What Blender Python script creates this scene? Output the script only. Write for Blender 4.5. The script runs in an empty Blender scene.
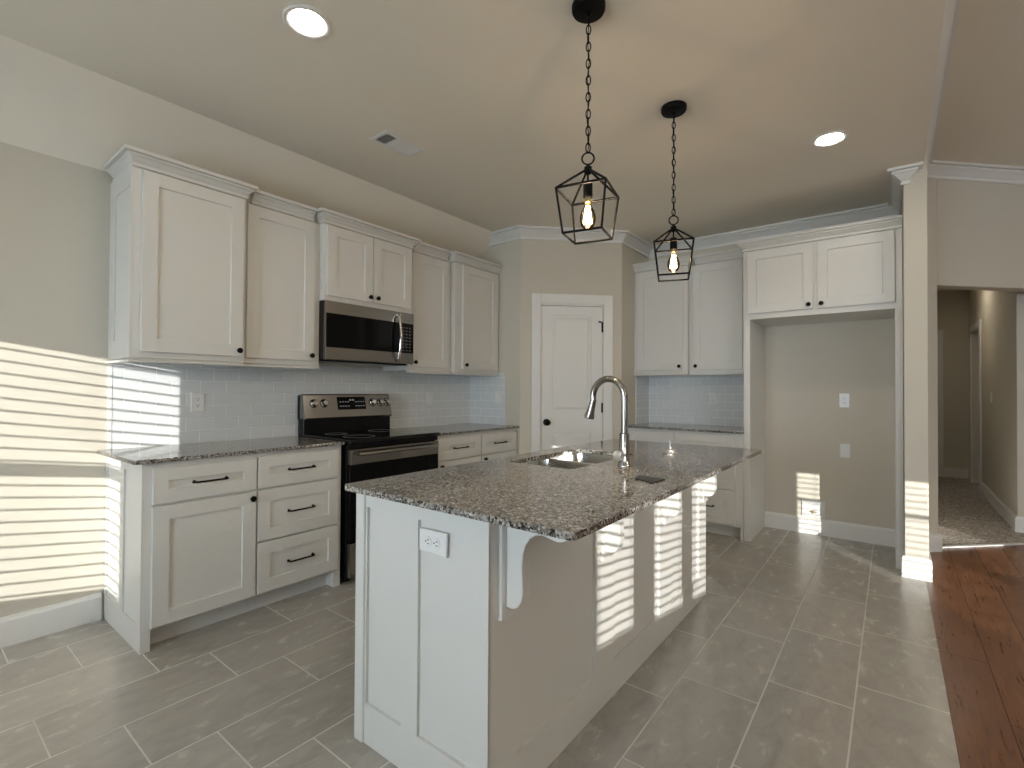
import bpy, bmesh, math, random
from mathutils import Vector, Matrix
random.seed(7)
SC = bpy.context.scene
COL = SC.collection
R = math.radians

# ------------------------------------------------------------------ camera
cam_d = bpy.data.cameras.new('camera'); cam = bpy.data.objects.new('camera', cam_d); COL.objects.link(cam)
CAM_Z = 1.2533
yaw, pitch, roll = R(37.7915), R(0.6679), R(0.3209)
s, c = math.sin(yaw), math.cos(yaw)
fw = Vector((-s * math.cos(pitch), c * math.cos(pitch), math.sin(pitch)))
rt = Vector((c, s, 0)); up = rt.cross(fw)
r2 = rt * math.cos(roll) + up * math.sin(roll); u2 = -rt * math.sin(roll) + up * math.cos(roll)
M = Matrix((r2, u2, -fw)).transposed().to_4x4(); M.translation = (0, 0, CAM_Z)
cam.matrix_world = M
cam_d.sensor_width = 36; cam_d.lens = 489.36 / 1024 * 36; cam_d.clip_start = 0.02
SC.camera = cam

# ------------------------------------------------------------------ light
SC.view_settings.view_transform = 'Standard'; SC.view_settings.look = 'None'
SC.view_settings.gamma = 1; SC.view_settings.use_curve_mapping = False
SC.view_settings.exposure = 0.52
W = bpy.data.worlds.new('sky'); SC.world = W; W.use_nodes = True
bg = W.node_tree.nodes['Background']; bg.inputs[0].default_value = (0.72, 0.87, 1.0, 1); bg.inputs[1].default_value = 12.5
sun_d = bpy.data.lights.new('sun', 'SUN'); sun = bpy.data.objects.new('sun', sun_d); COL.objects.link(sun)
sun_d.energy = 4.0; sun_d.color = (1.0, 0.99, 0.945); sun_d.angle = R(0.15)
sun.rotation_euler = Vector((-0.6, 0.8, -0.128)).to_track_quat('-Z', 'Y').to_euler()
CAN_STRENGTH = 62.0
BULB_STRENGTH = 45.0
LIVING_FILL_W = 42.0  # power of the added unseen lamp in the living room

# ------------------------------------------------------------------ plan constants (metres, camera above the origin)
XA = -3.392          # left wall
XB = -2.787          # face of its base cabinets
XC = -2.757          # front of its worktops
YA0, YA1 = 0.758, 1.813
YP, XP1, XP2, YP2, YB = 3.675, -2.754, -2.056, 4.374, 5.037
XS0, XS1, YS = 0.068, 0.195, 4.278
KC, LC = 2.775, 3.05  # kitchen and living ceilings
XH = 0.172           # edge of the kitchen ceiling
YR, XR = -2.6, 7.2   # rear and right walls
DK = 4.83            # diagonal hall wall: y = x + DK
HX = 0.89            # hall right wall
ZC = 0.915

# ------------------------------------------------------------------ materials
def nodes(name):
    m = bpy.data.materials.new(name); m.use_nodes = True
    return m, m.node_tree.nodes, m.node_tree.links, m.node_tree.nodes['Principled BSDF']
def N(nt, t, **kw):
    n = nt.new(t)
    for k, v in kw.items(): setattr(n, k, v)
    return n
def mat(name, col, rough=0.5, metal=0.0, bump=0.0, bscale=200, spec=0.5, coat=0.0, var=0.0):
    m, nt, lk, b = nodes(name)
    b.inputs['Base Color'].default_value = (*col, 1); b.inputs['Roughness'].default_value = rough
    b.inputs['Metallic'].default_value = metal; b.inputs['Specular IOR Level'].default_value = spec
    b.inputs['Coat Weight'].default_value = coat
    g = N(nt, 'ShaderNodeNewGeometry')
    nz = N(nt, 'ShaderNodeTexNoise'); nz.inputs['Scale'].default_value = bscale; nz.inputs['Detail'].default_value = 3
    lk.new(g.outputs['Position'], nz.inputs['Vector'])
    if bump > 0:
        bp = N(nt, 'ShaderNodeBump'); bp.inputs['Strength'].default_value = bump; bp.inputs['Distance'].default_value = 0.002
        lk.new(nz.outputs['Fac'], bp.inputs['Height']); lk.new(bp.outputs['Normal'], b.inputs['Normal'])
    v = max(var, 0.015)
    mx = N(nt, 'ShaderNodeMix', data_type='RGBA', blend_type='MULTIPLY'); mx.inputs['Factor'].default_value = v
    mx.inputs['A'].default_value = (*col, 1); lk.new(nz.outputs['Fac'], mx.inputs['B'])
    lk.new(mx.outputs['Result'], b.inputs['Base Color'])
    return m
def math_n(nt, lk, op, a, b=None, c=None):
    n = N(nt, 'ShaderNodeMath', operation=op)
    for i, v in enumerate((a, b, c)):
        if v is None: continue
        if isinstance(v, (int, float)): n.inputs[i].default_value = v
        else: lk.new(v, n.inputs[i])
    return n.outputs[0]
def ramp(nt, lk, fac, stops, interp='LINEAR'):
    n = N(nt, 'ShaderNodeValToRGB'); e = n.color_ramp.elements; n.color_ramp.interpolation = interp
    while len(e) < len(stops): e.new(0.5)
    for el, (p, col) in zip(e, stops): el.position = p; el.color = (*col, 1)
    lk.new(fac, n.inputs[0]); return n.outputs[0]
def mix(nt, lk, fac, a, b, blend='MIX'):
    n = N(nt, 'ShaderNodeMix', data_type='RGBA', blend_type=blend)
    for k, v in (('Factor', fac), ('A', a), ('B', b)):
        if isinstance(v, (int, float)): n.inputs[k].default_value = v
        elif isinstance(v, tuple): n.inputs[k].default_value = (*v, 1)
        else: lk.new(v, n.inputs[k])
    return n.outputs['Result']

def planks(name, x0, w, y0, length, shift, gap, stops, gapcol, rough, along_noise, randshift=False, bump=0.35, rvar=0.25):
    """rows of boards or tiles running along Y: row k starts shifted by k*shift"""
    m, nt, lk, b = nodes(name)
    g = N(nt, 'ShaderNodeNewGeometry'); sp = N(nt, 'ShaderNodeSeparateXYZ'); lk.new(g.outputs['Position'], sp.inputs[0])
    u = math_n(nt, lk, 'DIVIDE', math_n(nt, lk, 'SUBTRACT', sp.outputs[0], x0), w)
    k = math_n(nt, lk, 'FLOOR', u); fu = math_n(nt, lk, 'SUBTRACT', u, k)
    if randshift:
        wn = N(nt, 'ShaderNodeTexWhiteNoise', noise_dimensions='1D'); lk.new(k, wn.inputs['W'])
        sh = math_n(nt, lk, 'MULTIPLY', wn.outputs['Value'], length)
    else: sh = math_n(nt, lk, 'MULTIPLY', k, shift)
    v = math_n(nt, lk, 'DIVIDE', math_n(nt, lk, 'SUBTRACT', math_n(nt, lk, 'SUBTRACT', sp.outputs[1], y0), sh), length)
    j = math_n(nt, lk, 'FLOOR', v); fv = math_n(nt, lk, 'SUBTRACT', v, j)
    du = math_n(nt, lk, 'MULTIPLY', math_n(nt, lk, 'SUBTRACT', 0.5, math_n(nt, lk, 'ABSOLUTE', math_n(nt, lk, 'SUBTRACT', fu, 0.5))), w)
    dv = math_n(nt, lk, 'MULTIPLY', math_n(nt, lk, 'SUBTRACT', 0.5, math_n(nt, lk, 'ABSOLUTE', math_n(nt, lk, 'SUBTRACT', fv, 0.5))), length)
    d = math_n(nt, lk, 'MINIMUM', du, dv)
    mr = N(nt, 'ShaderNodeMapRange'); lk.new(d, mr.inputs['Value'])
    mr.inputs['From Min'].default_value = gap * 0.4; mr.inputs['From Max'].default_value = gap * 0.75
    face = mr.outputs['Result']
    cb = N(nt, 'ShaderNodeCombineXYZ'); lk.new(k, cb.inputs[0]); lk.new(j, cb.inputs[1])
    wn2 = N(nt, 'ShaderNodeTexWhiteNoise', noise_dimensions='3D'); lk.new(cb.outputs[0], wn2.inputs['Vector'])
    # per-board offset of the figure
    off = N(nt, 'ShaderNodeVectorMath', operation='MULTIPLY_ADD'); lk.new(wn2.outputs['Color'], off.inputs[0])
    off.inputs[1].default_value = (9, 9, 9); lk.new(g.outputs['Position'], off.inputs[2])
    mp = N(nt, 'ShaderNodeMapping'); mp.inputs['Scale'].default_value = along_noise; lk.new(off.outputs[0], mp.inputs['Vector'])
    if not randshift: mp.inputs['Rotation'].default_value = (0, 0, 0.35)
    nz = N(nt, 'ShaderNodeTexNoise'); nz.inputs['Scale'].default_value = 1; nz.inputs['Detail'].default_value = 7
    nz.inputs['Roughness'].default_value = 0.62; nz.inputs['Distortion'].default_value = 0.6; lk.new(mp.outputs[0], nz.inputs['Vector'])
    col = ramp(nt, lk, nz.outputs['Fac'], stops)
    sc_ = math_n(nt, lk, 'ADD', math_n(nt, lk, 'MULTIPLY', wn2.outputs['Value'], rvar), 1 - rvar / 2)
    hv = N(nt, 'ShaderNodeVectorMath', operation='SCALE'); lk.new(col, hv.inputs[0]); lk.new(sc_, hv.inputs['Scale'])
    lk.new(mix(nt, lk, face, gapcol, hv.outputs[0]), b.inputs['Base Color'])
    rr = math_n(nt, lk, 'ADD', math_n(nt, lk, 'MULTIPLY', nz.outputs['Fac'], 0.2), rough - 0.1)
    lk.new(mix(nt, lk, face, (0.8, 0.8, 0.8), rr), b.inputs['Roughness'])
    h = math_n(nt, lk, 'ADD', math_n(nt, lk, 'MULTIPLY', nz.outputs['Fac'], 0.35), face)
    bp = N(nt, 'ShaderNodeBump'); bp.inputs['Strength'].default_value = bump; bp.inputs['Distance'].default_value = 0.002
    lk.new(h, bp.inputs['Height']); lk.new(bp.outputs['Normal'], b.inputs['Normal'])
    return m

def subway(name, axis, start):
    m, nt, lk, b = nodes(name)
    g = N(nt, 'ShaderNodeNewGeometry'); sp = N(nt, 'ShaderNodeSeparateXYZ'); lk.new(g.outputs['Position'], sp.inputs[0])
    a = math_n(nt, lk, 'SUBTRACT', sp.outputs[axis], start - 9.12); z = math_n(nt, lk, 'SUBTRACT', sp.outputs[2], ZC - 0.7616)
    cb = N(nt, 'ShaderNodeCombineXYZ'); lk.new(a, cb.inputs[0]); lk.new(z, cb.inputs[1])
    br = N(nt, 'ShaderNodeTexBrick'); lk.new(cb.outputs[0], br.inputs['Vector'])
    br.inputs['Scale'].default_value = 1; br.inputs['Brick Width'].default_value = 0.152; br.inputs['Row Height'].default_value = 0.0762
    br.inputs['Mortar Size'].default_value = 0.0022; br.inputs['Mortar Smooth'].default_value = 0.3
    br.inputs['Color1'].default_value = (0.715, 0.735, 0.735, 1); br.inputs['Color2'].default_value = (0.74, 0.76, 0.76, 1)
    br.inputs['Mortar'].default_value = (0.97, 0.97, 0.95, 1)
    lk.new(br.outputs['Color'], b.inputs['Base Color']); b.inputs['Roughness'].default_value = 0.12
    nz = N(nt, 'ShaderNodeTexNoise'); nz.inputs['Scale'].default_value = 14; lk.new(g.outputs['Position'], nz.inputs['Vector'])
    h = math_n(nt, lk, 'ADD', math_n(nt, lk, 'MULTIPLY', br.outputs['Fac'], -1.0), math_n(nt, lk, 'MULTIPLY', nz.outputs['Fac'], 0.6))
    bp = N(nt, 'ShaderNodeBump'); bp.inputs['Strength'].default_value = 0.8; bp.inputs['Distance'].default_value = 0.002
    lk.new(h, bp.inputs['Height']); lk.new(bp.outputs['Normal'], b.inputs['Normal'])
    return m

def granite():
    m, nt, lk, b = nodes('speckled granite')
    g = N(nt, 'ShaderNodeNewGeometry')
    v1 = N(nt, 'ShaderNodeTexVoronoi'); v1.inputs['Scale'].default_value = 165; lk.new(g.outputs['Position'], v1.inputs['Vector'])
    s1 = N(nt, 'ShaderNodeSeparateColor'); lk.new(v1.outputs['Color'], s1.inputs[0])
    nz = N(nt, 'ShaderNodeTexNoise'); nz.inputs['Scale'].default_value = 45; nz.inputs['Detail'].default_value = 5; lk.new(g.outputs['Position'], nz.inputs['Vector'])
    f = math_n(nt, lk, 'ADD', math_n(nt, lk, 'MULTIPLY', s1.outputs[0], 0.62), math_n(nt, lk, 'MULTIPLY', nz.outputs['Fac'], 0.42))
    col = ramp(nt, lk, f, [(0.18, (0.012, 0.012, 0.012)), (0.33, (0.06, 0.054, 0.050)), (0.46, (0.19, 0.170, 0.150)), (0.62, (0.30, 0.275, 0.245)), (0.78, (0.44, 0.418, 0.385)), (0.93, (0.72, 0.71, 0.68))])
    lk.new(col, b.inputs['Base Color']); b.inputs['Roughness'].default_value = 0.10; b.inputs['Specular IOR Level'].default_value = 0.55
    return m
def carpet_m():
    m, nt, lk, b = nodes('hall carpet')
    g = N(nt, 'ShaderNodeNewGeometry'); v = N(nt, 'ShaderNodeTexVoronoi'); v.inputs['Scale'].default_value = 75; lk.new(g.outputs['Position'], v.inputs['Vector'])
    s1 = N(nt, 'ShaderNodeSeparateColor'); lk.new(v.outputs['Color'], s1.inputs[0])
    lk.new(ramp(nt, lk, s1.outputs[0], [(0, (0.20, 0.17, 0.145)), (0.5, (0.42, 0.37, 0.32)), (1, (0.66, 0.61, 0.55))]), b.inputs['Base Color'])
    b.inputs['Roughness'].default_value = 0.95
    bp = N(nt, 'ShaderNodeBump'); bp.inputs['Strength'].default_value = 0.8; bp.inputs['Distance'].default_value = 0.01
    lk.new(v.outputs['Distance'], bp.inputs['Height']); lk.new(bp.outputs['Normal'], b.inputs['Normal'])
    return m
def steel(name, col, rough, axis_scale):
    m, nt, lk, b = nodes(name)
    g = N(nt, 'ShaderNodeNewGeometry'); mp = N(nt, 'ShaderNodeMapping'); mp.inputs['Scale'].default_value = axis_scale
    lk.new(g.outputs['Position'], mp.inputs['Vector'])
    nz = N(nt, 'ShaderNodeTexNoise'); nz.inputs['Scale'].default_value = 1; nz.inputs['Detail'].default_value = 2; lk.new(mp.outputs[0], nz.inputs['Vector'])
    b.inputs['Base Color'].default_value = (*col, 1); b.inputs['Metallic'].default_value = 1
    lk.new(math_n(nt, lk, 'ADD', math_n(nt, lk, 'MULTIPLY', nz.outputs['Fac'], 0.06), rough - 0.03), b.inputs['Roughness'])
    return m
def emit(name, col, strength):
    m, nt, lk, b = nodes(name)
    b.inputs['Base Color'].default_value = (0.9, 0.9, 0.9, 1)
    b.inputs['Emission Color'].default_value = (*col, 1); b.inputs['Emission Strength'].default_value = strength
    return m
def clear_glass(name, tint, amount=0.10):
    m, nt, lk, b = nodes(name)
    tr = N(nt, 'ShaderNodeBsdfTransparent'); tr.inputs[0].default_value = (*tint, 1)
    gl = N(nt, 'ShaderNodeBsdfGlossy'); gl.inputs['Roughness'].default_value = 0.03
    fr = N(nt, 'ShaderNodeFresnel'); fr.inputs['IOR'].default_value = 1.35
    ms = N(nt, 'ShaderNodeMixShader'); lk.new(fr.outputs[0], ms.inputs[0]); lk.new(tr.outputs[0], ms.inputs[1]); lk.new(gl.outputs[0], ms.inputs[2])
    lk.new(ms.outputs[0], nt['Material Output'].inputs['Surface'])
    return m

M_WALL = mat('greige wall paint', (0.64, 0.595, 0.505), 0.75, bump=0.15, bscale=260, spec=0.3)
M_CEIL = mat('greige ceiling paint', (0.86, 0.81, 0.70), 0.8, bump=0.35, bscale=130, spec=0.25)
M_CAB = mat('white cabinet enamel', (0.715, 0.70, 0.66), 0.38, bump=0.02, bscale=60)
M_TRIM = mat('white trim enamel', (0.80, 0.79, 0.76), 0.35)
M_BLACK = mat('black metal', (0.005, 0.005, 0.005), 0.5, bump=0.03, spec=0.12)
M_BGLASS = mat('black glass', (0.004, 0.004, 0.005), 0.06, spec=0.16)
M_BENAM = mat('black enamel', (0.006, 0.006, 0.007), 0.25, spec=0.22)
M_COOK = mat('black ceramic glass', (0.006, 0.006, 0.007), 0.05, spec=0.5)
M_SATIN = mat('bright satin metal', (0.86, 0.86, 0.85), 0.32, 1.0)
M_STEEL = steel('brushed stainless steel', (0.335, 0.315, 0.295), 0.22, (8, 8, 1500))
M_NICKEL = steel('brushed nickel', (0.40, 0.39, 0.375), 0.17, (90, 90, 90))
M_SINK = steel('satin stainless steel', (0.62, 0.61, 0.58), 0.22, (60, 60, 60))
M_CHROME = mat('polished chrome', (0.80, 0.80, 0.79), 0.07, 1.0)
M_PLATE = mat('white switch plastic', (0.82, 0.82, 0.80), 0.3)
M_GREYP = mat('grey plastic', (0.22, 0.22, 0.22), 0.5)
M_DARK = mat('dark slot', (0.02, 0.02, 0.02), 0.7)
M_BRASS = mat('brass fitting', (0.55, 0.42, 0.22), 0.3, 1.0)
M_KEYS = mat('printed key legend', (0.62, 0.62, 0.60), 0.5)
M_PIECE = mat('dark slate grey piece', (0.018, 0.020, 0.020), 0.35)
M_GRAN = granite()
M_CARPET = carpet_m()
M_TILE = planks('grey slate look floor tile', -1.034, 0.3045, 1.97, 0.603, 0.2, 0.0048,
                [(0.25, (0.32, 0.298, 0.265)), (0.5, (0.40, 0.376, 0.338)), (0.75, (0.445, 0.42, 0.38))], (0.62, 0.60, 0.56), 0.25, (17, 8, 9), rvar=0.14)
M_WOOD = planks('brown wood plank floor', 0.178, 0.174, 2.446, 1.22, 0.4, 0.0028,
                [(0.25, (0.100, 0.038, 0.016)), (0.5, (0.180, 0.072, 0.031)), (0.75, (0.27, 0.118, 0.056))], (0.03, 0.014, 0.008), 0.30, (60, 5, 5), True, bump=0.25, rvar=0.45)
M_LENS = emit('lit lamp lens', (1.0, 0.90, 0.74), CAN_STRENGTH)
M_FILA = emit('glowing filament', (1.0, 0.62, 0.24), BULB_STRENGTH)
M_BULB = clear_glass('amber bulb glass', (1.0, 0.90, 0.78))
M_PANE = clear_glass('window glass', (1.0, 1.0, 1.0))
M_SLAT = mat('white blind slat', (0.82, 0.81, 0.78), 0.5)

# ------------------------------------------------------------------ builders
WLOC = {}
def finish(name, bm, m, parent=None, smooth=False, bevel=0.0, seg=1, origin=None, keep_open=False):
    bmesh.ops.recalc_face_normals(bm, faces=bm.faces[:])
    co = [v.co for v in bm.verts]
    lo = Vector((min(v[i] for v in co) for i in range(3))); hi = Vector((max(v[i] for v in co) for i in range(3)))
    org = Vector(origin) if origin else Vector(((lo.x + hi.x) / 2, (lo.y + hi.y) / 2, lo.z))
    for v in bm.verts: v.co -= org
    me = bpy.data.meshes.new(name); bm.to_mesh(me); bm.free()
    o = bpy.data.objects.new(name, me); COL.objects.link(o)
    for mm in (m if isinstance(m, (list, tuple)) else [m]): me.materials.append(mm)
    if smooth:
        for p in me.polygons: p.use_smooth = True
        me.set_sharp_from_angle(angle=R(38))
    if parent is not None:
        o.parent = parent; o.location = org - WLOC[parent]
    else: o.location = org
    WLOC[o] = org
    if bevel > 0:
        b = o.modifiers.new('bevel', 'BEVEL'); b.width = bevel; b.segments = seg; b.limit_method = 'ANGLE'; b.angle_limit = R(40)
    return o
def tag(o, label, cat, group=None):
    o['label'] = label; o['category'] = cat
    if group: o['group'] = group
    return o
def thing(name, loc, label, cat, group=None):
    o = bpy.data.objects.new(name, None); COL.objects.link(o); o.location = loc; o.empty_display_size = 0.1
    WLOC[o] = Vector(loc)
    return tag(o, label, cat, group)
def structure(name, bm, m, parent=None, **kw):
    o = finish(name, bm, m, parent, **kw)
    if parent is None: o['kind'] = 'structure'
    return o

class Fr:                                    # local frame: a along the wall, b up, c out of the wall
    def __init__(s, o, u, n): s.o, s.u, s.n = Vector(o), Vector(u).normalized(), Vector(n).normalized()
    def __call__(s, a, b, c): return s.o + s.u * a + Vector((0, 0, b)) + s.n * c
WORLD = Fr((0, 0, 0), (1, 0, 0), (0, 1, 0))   # a=x, b=z, c=y
FA = Fr((XA, 0, 0), (0, 1, 0), (1, 0, 0))     # left wall: a = y
FB = Fr((0, YB, 0), (1, 0, 0), (0, -1, 0))    # back wall: a = x
pd = Vector((XP2 - XP1, YP2 - YP, 0)).normalized()
FP = Fr((XP1, YP, 0), pd, (pd.y, -pd.x, 0))   # pantry diagonal
PL = math.hypot(XP2 - XP1, YP2 - YP)
FR1 = Fr((0, YP, 0), (1, 0, 0), (0, -1, 0))   # pantry return beside the left worktop
FR2 = Fr((XP2, 0, 0), (0, 1, 0), (1, 0, 0))   # pantry return beside the back worktop
def hexa(bm, pts):
    v = [bm.verts.new(p) for p in pts]
    for f in ((0, 3, 2, 1), (4, 5, 6, 7), (0, 1, 5, 4), (1, 2, 6, 5), (2, 3, 7, 6), (3, 0, 4, 7)): bm.faces.new([v[i] for i in f])
def fbox(bm, F, a0, a1, b0, b1, c0, c1):
    hexa(bm, [F(a0, b0, c0), F(a1, b0, c0), F(a1, b0, c1), F(a0, b0, c1), F(a0, b1, c0), F(a1, b1, c0), F(a1, b1, c1), F(a0, b1, c1)])
    return bm
def box(bm, x0, x1, y0, y1, z0, z1): return fbox(bm, WORLD, x0, x1, z0, z1, y0, y1)
def nb(): return bmesh.new()
def shaker(bm, F, a0, a1, b0, b1, c0, t=0.02, fr=0.068, rec=0.010, ins=0.0025):
    def ring(m, c): return [bm.verts.new(F(*p, c)) for p in ((a0 + m, b0 + m), (a1 - m, b0 + m), (a1 - m, b1 - m), (a0 + m, b1 - m))]
    e = 0.0018
    rs = [ring(0, c0), ring(0, c0 + t - e), ring(e, c0 + t), ring(fr, c0 + t), ring(fr + ins, c0 + t - rec)]
    bm.faces.new(rs[0][::-1]); bm.faces.new(rs[-1])
    for p, q in zip(rs, rs[1:]):
        for i in range(4): bm.faces.new((p[i], p[(i + 1) % 4], q[(i + 1) % 4], q[i]))
    return bm
def panelled(bm, F, a0, a1, b0, b1, c0, c1, holes, rec=0.009):
    """flat board with recessed rectangular fields (holes share top and bottom)"""
    fbox(bm, F, a0, a1, b0, b1, c0, c1 - rec)
    hb0, hb1 = holes[0][1], holes[0][3]
    fbox(bm, F, a0, a1, b0, hb0, c1 - rec, c1); fbox(bm, F, a0, a1, hb1, b1, c1 - rec, c1)
    xs = [a0] + [x for h in holes for x in (h[0], h[2])] + [a1]
    for i in range(0, len(xs), 2): fbox(bm, F, xs[i], xs[i + 1], hb0, hb1, c1 - rec, c1)
    return bm
def lathe(bm, prof, o=(0, 0, 0), axis=(0, 0, 1), seg=24, cap=True):
    ax = Vector(axis).normalized(); t = Vector((1, 0, 0)) if abs(ax.x) < 0.9 else Vector((0, 1, 0))
    e1 = ax.cross(t).normalized(); e2 = ax.cross(e1); o = Vector(o); rings = []
    for r, h in prof:
        rings.append([bm.verts.new(o + ax * h + (e1 * math.cos(2 * math.pi * i / seg) + e2 * math.sin(2 * math.pi * i / seg)) * max(r, 1e-5)) for i in range(seg)])
    for p, q in zip(rings, rings[1:]):
        for i in range(seg): bm.faces.new((p[i], p[(i + 1) % seg], q[(i + 1) % seg], q[i]))
    if cap: bm.faces.new(rings[0][::-1]); bm.faces.new(rings[-1])
    return bm
def tube(bm, pts, rad, seg=10, cap=True):
    pts = [Vector(p) for p in pts]; n = len(pts); rad = rad if isinstance(rad, (list, tuple)) else [rad] * n
    rings = []; prev = None
    for i, p in enumerate(pts):
        d = (pts[min(i + 1, n - 1)] - pts[max(i - 1, 0)]).normalized()
        if prev is None: e1 = d.cross(Vector((0, 0, 1)) if abs(d.z) < 0.9 else Vector((0, 1, 0))).normalized()
        else: e1 = (prev - d * prev.dot(d)).normalized()
        prev = e1; e2 = d.cross(e1)
        rings.append([bm.verts.new(p + (e1 * math.cos(2 * math.pi * k / seg) + e2 * math.sin(2 * math.pi * k / seg)) * rad[i]) for k in range(seg)])
    for p, q in zip(rings, rings[1:]):
        for i in range(seg): bm.faces.new((p[i], p[(i + 1) % seg], q[(i + 1) % seg], q[i]))
    if cap: bm.faces.new(rings[0][::-1]); bm.faces.new(rings[-1])
    return bm
def torus(bm, o, e1, e2, R1, R2, r, seg=16, sub=6):
    """elliptical ring in the plane e1,e2"""
    o, e1, e2 = Vector(o), Vector(e1).normalized(), Vector(e2).normalized(); n = e1.cross(e2); rings = []
    for i in range(seg):
        t = 2 * math.pi * i / seg; cpt = o + e1 * R1 * math.cos(t) + e2 * R2 * math.sin(t)
        d = (e1 * R2 * math.cos(t) + e2 * R1 * math.sin(t)).normalized()
        rings.append([bm.verts.new(cpt + (d * math.cos(2 * math.pi * k / sub) + n * math.sin(2 * math.pi * k / sub)) * r) for k in range(sub)])
    for i in range(seg):
        p, q = rings[i], rings[(i + 1) % seg]
        for k in range(sub): bm.faces.new((p[k], p[(k + 1) % sub], q[(k + 1) % sub], q[k]))
    return bm
def sweep(bm, pts, prof, z0=0.0):
    """profile [(offset, z)] carried along a plan polyline, offset to the right of travel, mitred"""
    P = [Vector((x, y)) for x, y in pts]; n = len(P); rings = []
    for i in range(n):
        ds = []
        if i > 0: ds.append((P[i] - P[i - 1]).normalized())
        if i < n - 1: ds.append((P[i + 1] - P[i]).normalized())
        ns = [Vector((d.y, -d.x)) for d in ds]
        if len(ns) == 2:
            b = (ns[0] + ns[1]).normalized(); k = 1 / max(b.dot(ns[0]), 0.2); nn = b * k
        else: nn = ns[0]
        rings.append([bm.verts.new((P[i].x + nn.x * o_, P[i].y + nn.y * o_, z0 + z)) for o_, z in prof])
    m = len(prof)
    for p, q in zip(rings, rings[1:]):
        for i in range(m): bm.faces.new((p[i], p[(i + 1) % m], q[(i + 1) % m], q[i]))
    bm.faces.new(rings[0][::-1]); bm.faces.new(rings[-1])
    return bm
def prism(bm, poly, z0, z1):
    lo = [bm.verts.new((x, y, z0)) for x, y in poly]; hi = [bm.verts.new((x, y, z1)) for x, y in poly]; n = len(poly)
    bm.faces.new(lo[::-1]); bm.faces.new(hi)
    for i in range(n): bm.faces.new((lo[i], lo[(i + 1) % n], hi[(i + 1) % n], hi[i]))
    return bm
CROWN = [(0.0, 0.0), (0.015, 0.0), (0.017, 0.004), (0.017, 0.017), (0.009, 0.018), (0.009, 0.025), (0.020, 0.034), (0.034, 0.050), (0.052, 0.066), (0.064, 0.073), (0.064, 0.080), (0.058, 0.081), (0.058, 0.086), (0.085, 0.088), (0.085, 0.105), (0.0, 0.105)]
BASEB = [(0, 0), (0.016, 0), (0.016, 0.122), (0.011, 0.134), (0.009, 0.142), (0, 0.142)]
CABCROWN = [(0.006, 0), (0.010, 0.002), (0.010, 0.012), (0.003, 0.013), (0.003, 0.020), (0.012, 0.028), (0.024, 0.042), (0.036, 0.050), (0.036, 0.055), (0.031, 0.056), (0.031, 0.060), (0.050, 0.061), (0.050, 0.078)]

# ------------------------------------------------------------------ setting: floors
bm = nb(); box(bm, XA - 0.1, 0.178, YR - 0.1, YB + 0.1, -0.06, 0.0); structure('floor', bm, M_TILE)
bm = nb(); prism(bm, [(0.178, YR - 0.1), (XR + 0.1, YR - 0.1), (XR + 0.1, XR + 0.1 + DK + 0.1), (0.178, 0.178 + DK + 0.1)], -0.06, 0.0); structure('floor.001', bm, M_WOOD)
bm = nb(); prism(bm, [(0.178, 0.178 + DK + 0.1), (2.3, 2.3 + DK + 0.1), (2.3, 9.8), (0.178, 9.8)], -0.06, 0.004); structure('floor.002', bm, M_CARPET)

# ------------------------------------------------------------------ walls
SLX = XA + 0.355                                   # where the sloped part of the ceiling meets the flat part
def wall_with_holes(bm, F, a0, a1, b0, b1, c0, c1, holes):
    """boxes around rectangular openings (a0,a1,b0,b1), openings sorted along a"""
    x = a0
    for h in holes:
        fbox(bm, F, x, h[0], b0, b1, c0, c1)
        if h[2] > b0: fbox(bm, F, h[0], h[1], b0, h[2], c0, c1)
        fbox(bm, F, h[0], h[1], h[3], b1, c0, c1); x = h[1]
    fbox(bm, F, x, a1, b0, b1, c0, c1)
# openings
G = YR                                             # rear wall plane
def offx(o_): return o_ + 0.75 * -YR               # from the sun ray's foot to the rear wall
WZ0, WZ1 = 0.93, 1.77
REAR = [(o0 - 0.012, o1 + 0.117, z0 - 0.012, z1 + 0.034) for o0, o1, z0, z1 in
        ((offx(-4.0), offx(-2.57), 0.70, 1.95), (offx(0.384), offx(0.63), 0.94, WZ1), (offx(0.83), offx(1.11), 0.93, WZ1), (offx(1.254), offx(1.60), 0.93, WZ1),
         (offx(3.11), offx(3.97), 0.80, 1.76), (offx(4.2), offx(4.92), 0.80, 2.05))]
bm = nb(); wall_with_holes(bm, FA, YR - 0.12, YB + 0.12, -0.05, 2.6, -0.14, 0.0, []); structure('wall_left', bm, M_WALL)
FREAR = Fr((0, YR, 0), (1, 0, 0), (0, 1, 0))
bm = nb(); wall_with_holes(bm, FREAR, XA - 0.14, XR + 0.12, -0.05, 3.15, -0.14, 0.0, REAR); structure('wall_rear', bm, M_WALL)
bm = nb(); box(bm, XR, XR + 0.12, YR - 0.14, 7.2, -0.05, 3.15); structure('wall_right', bm, M_WALL)
bm = nb(); box(bm, XA - 0.14, XS0 + 0.03, YB, YB + 0.12, -0.05, 2.9); structure('wall_back', bm, M_WALL)
bm = nb(); box(bm, XS0, XS1, YS, 5.3, -0.02, 3.06); structure('wall_divider', bm, M_WALL, bevel=0.006, seg=2)
# pantry: three walls round a closed box
bm = nb(); fbox(bm, FR1, XA, XP1, -0.02, KC, -0.1, 0)
fbox(bm, FP, 0, 0.175, -0.02, KC, -0.1, 0); fbox(bm, FP, 0.825, PL, -0.02, KC, -0.1, 0); fbox(bm, FP, 0.175, 0.825, 2.085, KC, -0.1, 0)
fbox(bm, FR2, YP2, YB, -0.02, KC, -0.1, 0); structure('wall_pantry', bm, M_WALL)
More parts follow.
